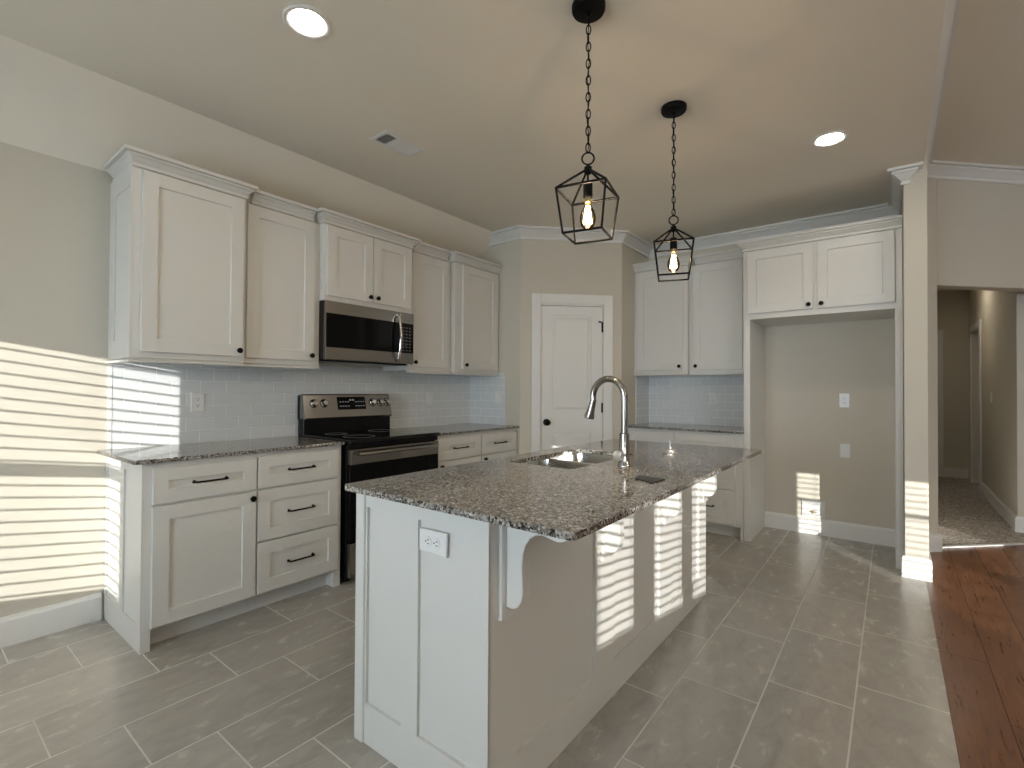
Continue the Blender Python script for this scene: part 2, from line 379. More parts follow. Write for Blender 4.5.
# diagonal wall to the hall, opening from x=0.290
dd = Vector((1, 1, 0)).normalized()
FD = Fr((0.0, DK, 0), dd, (dd.y, -dd.x, 0))        # a = distance along the diagonal
q2 = math.sqrt(2)
bm = nb(); wall_with_holes(bm, FD, 0.12 * q2, 3.2, -0.02, 3.15, -0.12, 0.0, [(0.290 * q2, 1.45 * q2, -0.02, 2.10)]); structure('wall_hall', bm, M_WALL, bevel=0.004, seg=2)
xe = 3.2 / q2
bm = nb(); box(bm, xe - 0.1, XR + 0.1, xe + DK - 0.02, xe + DK + 0.1, -0.02, 3.15); structure('wall_living', bm, M_WALL)
# inside the hall
bm = nb(); wall_with_holes(bm, Fr((HX, 0, 0), (0, 1, 0), (-1, 0, 0)), 6.26, 9.75, -0.02, 2.82, -0.12, 0, [(8.5, 9.32, -0.02, 2.08)])
box(bm, HX + 0.12, 2.4, 6.26, 6.38, -0.02, 2.82); structure('wall_hall.001', bm, M_WALL, bevel=0.005, seg=2)
bm = nb(); box(bm, 0.0, 1.0, 9.66, 9.78, -0.02, 2.82); structure('wall_hall.002', bm, M_WALL)
bm = nb(); box(bm, 0.10, 0.18, 5.3, 9.78, -0.02, 2.82); structure('wall_hall.003', bm, M_WALL)
bm = nb(); prism(bm, [(0.1, 0.1 + DK + 0.1), (2.4, 2.4 + DK + 0.1), (2.4, 9.8), (0.1, 9.8)], 2.75, 2.82); structure('ceiling.002', bm, M_CEIL)

# ceilings
bm = nb(); box(bm, SLX, XH, YR - 0.14, YB + 0.12, KC, LC + 0.12)
hexa(bm, [(XA - 0.14, YR - 0.14, 2.30), (SLX, YR - 0.14, KC), (SLX, YB + 0.12, KC), (XA - 0.14, YB + 0.12, 2.30),
          (XA - 0.14, YR - 0.14, LC), (SLX, YR - 0.14, LC + 0.12), (SLX, YB + 0.12, LC + 0.12), (XA - 0.14, YB + 0.12, LC)])
for v in bm.verts:
    if abs(v.co.z - 2.30) < 1e-4: v.co.z = 2.435 - 0.14 * (KC - 2.435) / 0.355
structure('ceiling', bm, M_CEIL)
bm = nb(); box(bm, XH, XR + 0.12, YR - 0.14, 7.3, LC, LC + 0.12); structure('ceiling.001', bm, M_CEIL)

# ------------------------------------------------------------------ trim
bm = nb(); sweep(bm, [(-3.34, YP), (XP1, YP), (XP2, YP2), (XP2, YB), (XS0, YB), (XS0, YS), (0.086, YS), (0.086, YS + 0.06)], CROWN, KC - 0.105); structure('trim_1', bm, M_TRIM)
bm = nb(); sweep(bm, [(XH, YR), (XH, XH + DK), (2.26, 2.26 + DK)], CROWN, LC - 0.105); structure('trim_2', bm, M_TRIM)
bm = nb(); sweep(bm, [(XA, YR), (XA, YA0 - 0.012)], BASEB); structure('baseboard_left', bm, M_TRIM)
bm = nb(); sweep(bm, [(-0.93, YB), (0.022, YB)], BASEB); structure('baseboard_back', bm, M_TRIM)
bm = nb(); sweep(bm, [(XS0, YS + 0.12), (XS0, YS), (XS1, YS), (XS1, XS1 + DK), (0.290, 0.290 + DK), (0.290 - 0.085, 0.290 + DK + 0.085)], BASEB); structure('baseboard_divider', bm, M_TRIM)
bm = nb(); sweep(bm, [(HX, 9.66), (HX, 9.41)], BASEB); sweep(bm, [(HX, 8.41), (HX, 6.26), (2.3, 6.26)], [(o_, z) for o_, z in BASEB]); sweep(bm, [(0.18, 9.66), (HX, 9.66)], BASEB)
structure('baseboard_hall', bm, M_TRIM)
bm = nb(); fbox(bm, FD, 0.290 * q2, 1.45 * q2, 0.002, 0.012, -0.085, -0.055); structure('trim_3', bm, M_TRIM)   # threshold strip
# hall doorway casing + dark door
FH = Fr((HX, 0, 0), (0, 1, 0), (-1, 0, 0))
bm = nb()
for a0, a1, b0, b1 in ((8.41, 8.5, 0, 2.17), (9.32, 9.41, 0, 2.17), (8.5, 9.32, 2.08, 2.17)): fbox(bm, FH, a0, a1, b0, b1, 0, 0.018)
structure('trim_4', bm, M_TRIM, bevel=0.003)
bm = nb(); shaker(bm, FH, 8.5, 9.32, 0.01, 2.08, -0.10, 0.04, 0.11); structure('door_2', bm, M_TRIM)
bm = nb(); box(bm, 0.535, 0.610, 9.642, 9.66, 0.0, 2.18); structure('trim_7', bm, M_TRIM, bevel=0.003)
# pantry door
bm = nb()
for a0, a1, b0, b1 in ((0.105, 0.194, 0, 2.162), (0.806, 0.894, 0, 2.162), (0.194, 0.806, 2.073, 2.162)): fbox(bm, FP, a0, a1, b0, b1, 0, 0.018)
for a0, a1, b0, b1 in ((0.175, 0.197, 0, 2.085), (0.803, 0.825, 0, 2.085), (0.197, 0.803, 2.055, 2.085)): fbox(bm, FP, a0, a1, b0, b1, -0.1, 0.006)
structure('trim_5', bm, M_TRIM, bevel=0.003)
def two_panel_door(bm, F, a0, a1, b0, b1, c0, c1, fields):
    """slab with sunk, bordered fields"""
    hb = sorted({z for f in fields for z in (f[1], f[3])})
    A0, A1 = fields[0][0], fields[0][2]
    fbox(bm, F, a0, a1, b0, b1, c0, c1 - 0.017)
    fbox(bm, F, a0, A0, b0, b1, c1 - 0.017, c1); fbox(bm, F, A1, a1, b0, b1, c1 - 0.017, c1)
    zs = [b0] + hb + [b1]
    for i in range(0, len(zs), 2): fbox(bm, F, A0, A1, zs[i], zs[i + 1], c1 - 0.017, c1)
    for f in fields:                                # raised centre with a sloping border
        a, b, a_, b_ = f; r = []
        for m, c in ((0.0, c1 - 0.017), (0.022, c1 - 0.016), (0.036, c1 - 0.007)):
            r.append([bm.verts.new(F(*p, c)) for p in ((a + m, b + m), (a_ - m, b + m), (a_ - m, b_ - m), (a + m, b_ - m))])
        for p, q in zip(r, r[1:]):
            for i in range(4): bm.faces.new((p[i], p[(i + 1) % 4], q[(i + 1) % 4], q[i]))
        bm.faces.new(r[-1])
bm = nb(); two_panel_door(bm, FP, 0.199, 0.801, 0.008, 2.052, -0.045, -0.010, [(0.305, 0.22, 0.69, 0.85), (0.305, 1.05, 0.69, 1.965)])
door = structure('door_1', bm, M_TRIM)
bm = nb(); lathe(bm, [(0.0, 0), (0.033, 0), (0.033, 0.006), (0.012, 0.010), (0.012, 0.028), (0.024, 0.036), (0.029, 0.048), (0.027, 0.060), (0.018, 0.067), (0.0, 0.069)], FP(0.256, 0.947, -0.010), FP.n, 24, False)
finish('door_knob', bm, M_BLACK, door, smooth=True)
for z in (1.855, 1.085, 0.30):
    bm = nb(); fbox(bm, FP, 0.789, 0.806, z - 0.045, z + 0.045, -0.012, -0.008); lathe(bm, [(0.007, -0.047), (0.007, 0.047)], FP(0.803, z, -0.004), (0, 0, 1), 10)
    finish('hinge', bm, M_BLACK, door)
bm = nb(); lathe(bm, [(0.006, 0), (0.006, 0.045), (0.009, 0.047), (0.009, 0.056)], FP(0.800, 1.905, -0.006), (FP.n - FP.u * 1.2), 8)
finish('door_stop', bm, M_BLACK, door)

# ------------------------------------------------------------------ windows behind the camera
def window(i, F, a0, a1, b0, b1, pitch, rail, blind=True, tilt=0.10, cas=0.07, rh=0.012):
    bm = nb(); w = 0.045
    w = min(w, (a1 - a0) * 0.1)
    fbox(bm, F, a0 - cas, a0, b0 - 0.07, b1 + 0.07, 0, 0.018); fbox(bm, F, a1, a1 + cas, b0 - 0.07, b1 + 0.07, 0, 0.018)
    fbox(bm, F, a0, a1, b1, b1 + 0.07, 0, 0.018); fbox(bm, F, a0, a1, b0 - 0.07, b0, 0, 0.018)
    fbox(bm, F, a0 - cas, a1 + cas, b0 - 0.02, b0, 0, 0.05)
    o = structure('window_%d' % i, bm, M_TRIM, bevel=0.002)
    bm = nb(); f = 0.012
    for p in ((a0, a0 + f, b0, b1), (a1 - f, a1, b0, b1), (a0, a1, b0, b0 + f), (a0, a1, b1 - f, b1)): fbox(bm, F, *p, -0.12, -0.08)
    if rail: fbox(bm, F, a0, a1, rail - rh, rail + rh, -0.12, -0.08)
    finish('window_frame', bm, M_TRIM, o)
    bm = nb(); fbox(bm, F, a0, a1, b0, b1, -0.101, -0.098); finish('pane', bm, M_PANE, o)
    if blind:
        bm = nb(); z = b0 + pitch * 0.5
        while z < b1 - 0.02:
            pts = []
            for c, h in ((-0.065, tilt * 0.025), (-0.04, 0.003), (-0.015, -tilt * 0.025)): pts.append((c, z + h))
            for (c_, z_), (d_, y_) in zip(pts, pts[1:]):
                hexa(bm, [F(a0 + 0.004, z_, c_), F(a1 - 0.004, z_, c_), F(a1 - 0.004, y_, d_), F(a0 + 0.004, y_, d_),
                          F(a0 + 0.004, z_ + 0.003, c_), F(a1 - 0.004, z_ + 0.003, c_), F(a1 - 0.004, y_ + 0.003, d_), F(a0 + 0.004, y_ + 0.003, d_)])
            z += pitch
        for k in (0.2, 0.8):
            a = a0 + (a1 - a0) * k; fbox(bm, F, a - 0.002, a + 0.002, b0, b1, -0.069, -0.067)
        fbox(bm, F, a0 + 0.002, a1 - 0.002, b1 - 0.03, b1, -0.07, -0.01)
        finish('blind', bm, M_SLAT, o)
    return o
def portal(F, a0, a1, b0, b1):
    d = bpy.data.lights.new('window_portal', 'AREA'); o = bpy.data.objects.new('window_portal', d); COL.objects.link(o)
    d.shape = 'RECTANGLE'; d.size = a1 - a0; d.size_y = b1 - b0; d.cycles.is_portal = True
    o.matrix_world = Matrix.LocRotScale(F((a0 + a1) / 2, (b0 + b1) / 2, -0.15), (F.n).to_track_quat('-Z', 'Y'), None)
for k, (h, p, rl) in enumerate(zip(REAR, (0.060, 0.0445, 0.0445, 0.0445, 0.045, 0.045), (1.345, None, None, None, 1.53, 1.43))):
    window(k + 1, FREAR, *h, p, rl, tilt=0.0 if k == 0 else (0.0 if k < 4 else 0.05), cas=0.018 if k in (1, 2, 3) else 0.07, rh=0.03 if k == 0 else 0.012); portal(FREAR, *h)

# ------------------------------------------------------------------ backsplash tiling
bm = nb(); fbox(bm, FA, YA0 + 0.022, YP, ZC - 0.03, 1.425, 0, 0.008); structure('wall_backsplash', bm, subway('pale subway tile left', 1, 0.832))
bm = nb(); fbox(bm, FR1, XA + 0.008, -2.925, ZC - 0.03, 1.415, 0, 0.008); structure('wall_backsplash.001', bm, subway('pale subway tile return', 0, XA))
bm = nb(); fbox(bm, FB, XP2, -0.975, ZC - 0.03, 1.425, 0, 0.008); structure('wall_backsplash.002', bm, subway('pale subway tile back', 0, -1.66))
bm = nb(); fbox(bm, FR2, 4.70, YB - 0.008, ZC - 0.03, 1.415, 0, 0.008); structure('wall_backsplash.003', bm, subway('pale subway tile side', 1, YB))
bm = nb(); fbox(bm, FA, YA0 + 0.002, YA0 + 0.022, ZC, 1.375, 0, 0.011); structure('trim_6', bm, M_TRIM, bevel=0.002)

# ------------------------------------------------------------------ hardware
def knob(F, a, b, c, parent):
    bm = nb(); lathe(bm, [(0.0, 0), (0.008, 0), (0.006, 0.006), (0.006, 0.012), (0.015, 0.016), (0.0165, 0.022), (0.013, 0.028), (0.0, 0.029)], F(a, b, c), F.n, 18, False)
    finish('knob', bm, M_BLACK, parent, smooth=True)
def pull(F, a, b, c, parent, L=0.15):
    bm = nb(); h = L / 2
    tube(bm, [F(a - h, b, c), F(a - h, b, c + 0.022), F(a - h + 0.008, b, c + 0.028), F(a + h - 0.008, b, c + 0.028), F(a + h, b, c + 0.022), F(a + h, b, c)], [0.0055, 0.0052, 0.0052, 0.0052, 0.0052, 0.0055], 8)
    for e in (-h, h): lathe(bm, [(0.009, 0), (0.008, 0.004), (0.005, 0.006)], F(a + e, b, c), F.n, 10)
    finish('handle', bm, M_BLACK, parent, smooth=True)
def front(F, kind, a0, a1, b0, b1, c, parent, hw=None, fr=0.068):
    bm = nb(); shaker(bm, F, a0, a1, b0, b1, c, fr=fr)
    o = finish('door' if kind == 'door' else 'drawer', bm, M_CAB, parent)
    if hw:
        if kind == 'door': knob(F, hw[0], hw[1], c + 0.02, o)
        else: pull(F, (a0 + a1) / 2 if hw is True else hw[0], (b0 + b1) / 2 if hw is True else hw[1], c + 0.02, o)
    return o

# ------------------------------------------------------------------ upper cabinets
def upper(F, a0, a1, b0, b1, depth, label, doors, ztop, left=False, right=False, rail=True, name='upper_cabinet', c0=0.002, end=None, group=None, cin=(0, 0)):
    t = thing(name, F((a0 + a1) / 2, b0, depth / 2), label, 'cabinet', group)
    bm = nb(); fbox(bm, F, a0, a1, b0, ztop - 0.002, c0, depth - 0.02); finish('body', bm, M_CAB, t, bevel=0.0015)
    for (d0, d1, z0, z1, k) in doors: front(F, 'door', d0, d1, z0, z1, depth - 0.02, t, k)
    pth = [(a0 + cin[0], depth - 0.02), (a1 - cin[1], depth - 0.02)]
    if left is not False: pth.insert(0, (a0, left))
    if right is not False: pth.append((a1, right))
    bm = nb(); sweep(bm, [F(a, 0, c_)[:2] for a, c_ in pth], [(-0.012, 0.0)] + CABCROWN + [(-0.012, 0.075)], ztop); finish('crown', bm, M_CAB, t)
    if rail:
        bm = nb(); l = 0.022 if left is not False and left < 0.1 else 0.0; r_ = 0.0
        fbox(bm, F, a0 - l, a1 + r_, b0 - 0.022, b0 - 0.011, depth - 0.032, depth + 0.006); fbox(bm, F, a0, a1, b0 - 0.011, b0, depth - 0.05, depth - 0.030)
        if left is not False and left < 0.1: fbox(bm, F, a0 - l, a0 + 0.02, b0 - 0.022, b0 - 0.011, 0.014, depth - 0.032)
        finish('light_rail', bm, M_CAB, t, bevel=0.002)
    if end:
        bm = nb(); FE = Fr(F(a0, 0, 0), F.n, -F.u); panelled(bm, FE, 0.002, depth - 0.02, b0, b1, 0, 0.010, [end], rec=0.007); finish('end_panel', bm, M_CAB, t)
    return t
DP = XA * -1 - 3.0          # 0.392 front of deep doors
SH = XA * -1 - 3.047        # 0.345 front of shallow doors
SHC = 0.30                  # where a deep cabinet's crown return ends
CI = 0.0525                 # a shallow cabinet's crown stops short of its deeper neighbour's
GA = 'wall cabinets along the range wall'; GBk = 'wall cabinets on the back wall'
upper(FA, 0.770, 1.310, 1.406, 2.375, DP, 'tall white wall cabinet nearest the sunlit bare wall, with panelled end', [(0.803, 1.297, 1.437, 2.364, (1.272, 1.472))], 2.373, 0.035, SHC, end=(0.10, 1.50, 0.357, 2.28), group=GA)
upper(FA, 1.311, 1.817, 1.406, 2.375, SH, 'tall white set-back wall cabinet just left of the microwave', [(1.337, 1.772, 1.437, 2.364, (1.748, 1.472))], 2.373, cin=(CI, CI), group=GA)
upper(FA, 1.818, 2.585, 1.852, 2.375, DP, 'short two-door white wall cabinet above the microwave', [(1.836, 2.202, 1.885, 2.364, (2.172, 1.92)), (2.208, 2.568, 1.885, 2.364, (2.238, 1.92))], 2.373, SHC, SHC, rail=False, group=GA)
upper(FA, 2.586, 3.069, 1.406, 2.375, SH, 'tall white set-back wall cabinet just right of the microwave', [(2.612, 3.030, 1.437, 2.364, (2.642, 1.472))], 2.373, cin=(CI, CI), group=GA)
upper(FA, 3.070, 3.674, 1.406, 2.375, DP, 'tall white wall cabinet at the pantry end of the range wall', [(3.160, 3.640, 1.437, 2.364, (3.192, 1.472))], 2.373, SHC, False, group=GA)
upper(FB, -2.055, -1.522, 1.423, 2.445, DP, 'tall white wall cabinet beside the pantry return, behind the farther pendant', [(-2.020, -1.560, 1.450, 2.434, (-1.590, 1.485))], 2.443, False, SHC, group=GBk)
upper(FB, -1.520, -0.985, 1.423, 2.445, SH, 'tall white set-back wall cabinet next to the fridge alcove', [(-1.485, -1.050, 1.450, 2.434, (-1.452, 1.485))], 2.443, cin=(CI, CI), group=GBk)

# fridge surround
t = upper(FB, -0.982, 0.064, 1.850, 2.425, 0.617, 'wide two-door white cabinet bridging the empty fridge alcove', [(-0.950, -0.478, 1.895, 2.408, (-0.508, 1.930)), (-0.452, 0.022, 1.895, 2.408, (-0.424, 1.930))], 2.423, 0.335, False, rail=False, name='fridge_cabinet', c0=0.002)
for a0, a1, lab, extra in ((-0.978, -0.930, 'tall white panel between the back worktop and the fridge alcove', None), (0.021, 0.065, 'tall white panel on the right of the fridge alcove, against the wall end', 1)):
    t = thing('fridge_side_panel', FB((a0 + a1) / 2, 0, 0.3), lab, 'panel', 'side panels of the fridge alcove')
    bm = nb(); fbox(bm, FB, a0, a1, 0, 1.849, 0.002, 0.592); finish('board', bm, M_CAB, t, bevel=0.0015)
    bm = nb(); fbox(bm, FB, a0, a1, 0, 1.849, 0.592, 0.604)
    if extra: fbox(bm, FB, a0 + 0.012, a1 - 0.012, 0, 1.849, 0.604, 0.612)
    finish('front_stile', bm, M_CAB, t, bevel=0.002)

# ------------------------------------------------------------------ base cabinets
def base(F, a0, a1, face, label, fronts, left_leg=False, right_leg=False, end=None, group=None, a_toe=None):
    t = thing('base_cabinet', F((a0 + a1) / 2, 0, face / 2), label, 'cabinet', group)
    bm = nb(); fbox(bm, F, a0, a1, 0.10, 0.894, 0.003, face)
    finish('body', bm, M_CAB, t, bevel=0.0015)
    bm = nb(); fbox(bm, F, a0, a1, 0, 0.10, 0.003, face - 0.075); finish('toe_kick', bm, M_CAB, t)
    for l, x0, x1 in ((left_leg, a0, a0 + 0.032), (right_leg, a1 - (0.05 if F is FA else 0.028), a1)):
        if l:
            bm = nb(); fbox(bm, F, x0, x1, 0, 0.10, face - 0.09, face); finish('leg', bm, M_CAB, t, bevel=0.0015)
    for f in fronts: front(F, f[0], f[1], f[2], f[3], f[4], face, t, f[5], fr=f[6] if len(f) > 6 else 0.068)
    if end:
        FE = Fr(F(a0, 0, 0), F.n, -F.u); bm = nb(); panelled(bm, FE, 0.002, face, 0.0, 0.8942, 0, 0.010, end, rec=0.008); finish('end_panel', bm, M_CAB, t)
    return t
fA = XB - XA; GAb = 'base cabinets along the range wall'; GBb = 'base cabinets on the back wall'
base(FA, 0.768, 1.280, fA, 'white base cabinet with one drawer over one door, panelled end facing the sunlit wall', [('drawer', 0.797, 1.275, 0.697, 0.866, (1.045, 0.782), 0.062), ('door', 0.797, 1.275, 0.112, 0.684, (1.252, 0.650))], True, False,
     end=[(0.022, 0.125, 0.245, 0.842), (0.325, 0.125, 0.53, 0.842)], group=GAb)
base(FA, 1.281, 1.813, fA, 'white base cabinet with three stacked drawers, left of the range', [('drawer', 1.286, 1.786, 0.697, 0.872, True, 0.062), ('drawer', 1.286, 1.786, 0.404, 0.686, True), ('drawer', 1.286, 1.786, 0.115, 0.394, True)], False, True, group=GAb)
base(FA, 2.615, 3.150, fA, 'white base cabinet just right of the range, drawer over door', [('drawer', 2.645, 3.143, 0.697, 0.868, True, 0.062), ('door', 2.645, 3.143, 0.112, 0.686, (2.675, 0.650))], group=GAb)
base(FA, 3.151, 3.672, fA, 'white base cabinet in the corner by the pantry wall, drawer over door', [('drawer', 3.160, 3.640, 0.697, 0.868, True, 0.062), ('door', 3.160, 3.640, 0.112, 0.686, (3.19, 0.655))], group=GAb)
base(FB, -2.028, -1.562, 0.598, 'white base cabinet under the back worktop, pantry side, drawer over door', [('drawer', -2.0, -1.572, 0.677, 0.868, (-1.786, 0.757), 0.062), ('door', -2.0, -1.572, 0.112, 0.666, (-1.60, 0.650))], group=GBb)
base(FB, -1.561, -0.980, 0.598, 'white drawer cabinet under the back worktop, touching the fridge alcove panel', [('drawer', -1.545, -1.045, 0.677, 0.868, (-1.295, 0.757), 0.062), ('drawer', -1.545, -1.045, 0.416, 0.666, True), ('drawer', -1.545, -1.045, 0.115, 0.404, True)], False, True, group=GBb)

# ------------------------------------------------------------------ worktops
def slab(name, label, poly, holes=(), z0=0.895, z1=ZC):
    bm = nb(); edges = []
    for loop in [poly] + list(holes):
        vs = [bm.verts.new((x, y, z1)) for x, y in loop]
        edges += [bm.edges.new((vs[i], vs[(i + 1) % len(vs)])) for i in range(len(vs))]
    r = bmesh.ops.triangle_fill(bm, edges=edges, use_beauty=True, use_dissolve=False)
    fs = [g for g in r['geom'] if isinstance(g, bmesh.types.BMFace)]
    ex = bmesh.ops.extrude_face_region(bm, geom=bm.faces[:])
    for g in ex['geom']:
        if isinstance(g, bmesh.types.BMVert): g.co.z = z0
    return tag(finish(name, bm, M_GRAN, bevel=0.0035, seg=2), label, 'worktop')
def rrect(x0, x1, y0, y1, r, n=5):
    out = []
    for cx, cy, a in ((x1 - r, y1 - r, 0), (x0 + r, y1 - r, 90), (x0 + r, y0 + r, 180), (x1 - r, y0 + r, 270)):
        out += [(cx + r * math.cos(R(a + 90 * i / n)), cy + r * math.sin(R(a + 90 * i / n))) for i in range(n + 1)]
    return out
slab('worktop', 'speckled granite worktop left of the range, its end in the blind-striped sun', [(XA + 0.002, YA0 - 0.04), (XC - 0.01, YA0 - 0.04), (XC, YA0 - 0.03), (XC, YA1 + 0.006), (XA + 0.002, YA1 + 0.006)])
slab('worktop', 'speckled granite worktop between the range and the pantry wall', [(XA + 0.002, 2.608), (XC, 2.608), (XC, YP - 0.002), (XA + 0.002, YP - 0.002)])
slab('worktop', 'narrow speckled granite worktop on the back wall beside the fridge alcove', [(XP2 + 0.002, YB - 0.002), (XP2 + 0.002, YB - 0.632), (-0.980, YB - 0.632), (-0.980, YB - 0.002)])

# ------------------------------------------------------------------ island
XI0, XI1, YI0, YI1 = -1.531, -0.906, 1.065, 3.172
SKX0, SKX1, SKY0, SKY1 = -1.43, -1.075, 1.812, 2.46
slab('island_worktop', 'large speckled granite island worktop with the sink cut into it', rrect(-1.538, -0.593, 1.006, 3.135, 0.022), [rrect(SKX0, SKX1, SKY0, SKY1, 0.03)[::-1]])
isl = thing('kitchen_island', ((XI0 + XI1) / 2, (YI0 + YI1) / 2, 0), 'white panelled kitchen island with corbels under its granite overhang', 'island')
XI0b = -1.490                                        # working side of the carcass
YI1b = 3.125
bm = nb(); e = 0.012
SW = 0.02
for p in ((XI0b, XI0b + SW, YI0 + e, YI1b), (XI1 - e - SW, XI1 - e, YI0 + e, YI1b), (XI0b + SW, XI1 - e - SW, YI0 + e, YI0 + e + SW), (XI0b + SW, XI1 - e - SW, YI1b - SW, YI1b)): box(bm, *p, 0.0, 0.8942)
box(bm, XI0b + SW, XI1 - e - SW, YI0 + e + SW, YI1b - SW, 0.08, 0.10)
finish('body', bm, M_CAB, isl)
FI = Fr((0, YI0 + e, 0), (1, 0, 0), (0, -1, 0)); FS = Fr((XI1 - e, 0, 0), (0, 1, 0), (1, 0, 0))
bm = nb(); panelled(bm, FI, XI0 + 0.042, XI1, 0, 0.8942, 0, e, [(-1.474, 0.140, -1.283, 0.833), (-1.204, 0.140, -0.980, 0.833)], rec=0.0115); finish('end_panel', bm, M_CAB, isl)
bm = nb(); panelled(bm, FS, YI0 + 0.0005, YI1b, 0, 0.8942, 0, e, [(1.205, 0.142, 1.700, 0.80), (1.866, 0.142, 2.365, 0.80), (2.530, 0.142, 2.995, 0.80)], rec=0.0115); finish('side_panel', bm, M_CAB, isl)
bm = nb(); fbox(bm, FI, XI0, XI0 + 0.05, 0, 0.8942, -0.04, e + 0.008); finish('corner_post', bm, M_CAB, isl, bevel=0.004, seg=2)
# corbels: backplate + scrolled bracket
prof = [(0.0, 0.8945), (0.240, 0.8945), (0.240, 0.876), (0.232, 0.866), (0.222, 0.852), (0.206, 0.842), (0.188, 0.839), (0.165, 0.843), (0.142, 0.848), (0.118, 0.845), (0.098, 0.832), (0.082, 0.810), (0.073, 0.780), (0.070, 0.745), (0.072, 0.705), (0.073, 0.670), (0.068, 0.645), (0.055, 0.625), (0.038, 0.616), (0.018, 0.617), (0.0, 0.624)]
for k, y in enumerate((1.150, 1.783, 2.447, 3.078)):
    bm = nb(); th = 0.021
    lo = [bm.verts.new((XI1 + x, y - th, z)) for x, z in prof]; hi = [bm.verts.new((XI1 + x, y + th, z)) for x, z in prof]; n = len(prof)
    bm.faces.new(lo); bm.faces.new(hi[::-1])
    for i in range(n): bm.faces.new((lo[i], lo[(i + 1) % n], hi[(i + 1) % n], hi[i]))
    cb = finish('corbel', bm, M_CAB, isl, bevel=0.003, seg=2)
    bm = nb(); box(bm, XI1, XI1 + 0.014, y - 0.043, y + 0.043, 0.582, 0.8942); finish('backplate', bm, M_CAB, cb, bevel=0.002)
# hidden working-side doors
for y0, y1 in ((1.10, 1.58), (1.60, 2.08), (2.09, 2.57), (2.60, 3.08)):
    FW = Fr((XI0b, 0, 0), (0, -1, 0), (-1, 0, 0)); bm = nb(); shaker(bm, FW, -y1, -y0, 0.11, 0.86, 0); d_ = finish('door', bm, M_CAB, isl); knob(FW, -y1 + 0.03, 0.80, 0.02, d_)

# sink
sk = thing('kitchen_sink', ((SKX0 + SKX1) / 2, (SKY0 + SKY1) / 2, 0.69), 'undermount double-bowl stainless steel sink in the island', 'sink')
def bowl(x0, x1, y0, y1):
    bm = nb(); rings = []
    for d, z, rr in ((-0.012, 0.8935, 0.045), (0.0, 0.8935, 0.04), (0.004, 0.86, 0.04), (0.010, 0.72, 0.045), (0.035, 0.695, 0.06)):
        rings.append([bm.verts.new((x, y, z)) for x, y in rrect(x0 + d, x1 - d, y0 + d, y1 - d, rr)])
    outer = [[bm.verts.new((x, y, z)) for x, y in rrect(x0 + d, x1 - d, y0 + d, y1 - d, 0.045)] for d, z in ((0.0, 0.69), (-0.012, 0.72), (-0.012, 0.8935))]
    n = len(rings[0])
    for p, q in zip(rings, rings[1:]):
        for i in range(n): bm.faces.new((p[i], p[(i + 1) % n], q[(i + 1) % n], q[i]))
    bm.faces.new(rings[-1])
    for p, q in zip(outer, outer[1:]):
        for i in range(n): bm.faces.new((p[i], p[(i + 1) % n], q[(i + 1) % n], q[i]))
    bm.faces.new(outer[0][::-1])
    b = finish('bowl', bm, M_SINK, sk, smooth=True)
    bm = nb(); lathe(bm, [(0.0, 0.0), (0.043, 0.0), (0.045, 0.003), (0.030, 0.004), (0.028, -0.001), (0.0, -0.001)], ((x0 + x1) / 2, (y0 + y1) / 2, 0.6965), (0, 0, 1), 24, False); finish('drain', bm, M_CHROME, b, smooth=True)
ymid = (SKY0 + SKY1) / 2
bowl(SKX0 - 0.008, SKX1 + 0.008, SKY0 - 0.008, ymid - 0.014); bowl(SKX0 - 0.008, SKX1 + 0.008, ymid + 0.014, SKY1 + 0.008)

# faucet
fx, fy = -0.942, 2.035
fa = thing('kitchen_faucet', (fx, fy, ZC), 'tall chrome gooseneck pull-down faucet on the island', 'faucet')
bm = nb(); lathe(bm, [(0.0, 0), (0.030, 0), (0.030, 0.006), (0.026, 0.012), (0.024, 0.05), (0.0225, 0.10), (0.0215, 0.145), (0.017, 0.150), (0.0, 0.150)], (fx, fy, ZC), (0, 0, 1), 28, False); finish('base', bm, M_NICKEL, fa, smooth=True)
pts = [(fx, fy, ZC + 0.146), (fx, fy, 1.10), (fx, fy, 1.16), (fx, fy, 1.22)]
ra = 0.079
for i in range(1, 17):
    a = R(i * 190 / 16); pts.append((fx - ra + ra * math.cos(a), fy, 1.220 + ra * math.sin(a) * 1.08))
lx, lz = pts[-1][0], pts[-1][2]
bm = nb(); tube(bm, pts, 0.0150, 16); finish('spout', bm, M_NICKEL, fa, smooth=True)
dv = Vector((-0.022, 0, -0.085)).normalized()
bm = nb(); lathe(bm, [(0.0, -0.004), (0.0150, -0.004), (0.0155, 0.0), (0.0155, 0.008), (0.0185, 0.05), (0.0235, 0.080), (0.0225, 0.086), (0.012, 0.087), (0.0, 0.083)], (lx, fy, lz), dv, 22, False); finish('spray_head', bm, M_NICKEL, fa, smooth=True)
hd = Vector((-0.16, -0.98, 0.03)).normalized(); h0 = Vector((fx, fy, ZC + 0.050)) + hd * 0.012
bm = nb(); lathe(bm, [(0.0, 0.0), (0.017, 0.0), (0.018, 0.022), (0.0215, 0.026), (0.0225, 0.042), (0.020, 0.047), (0.006, 0.049), (0.0, 0.049)], h0, hd, 28, False)
finish('handle', bm, M_SATIN, fa, smooth=True)
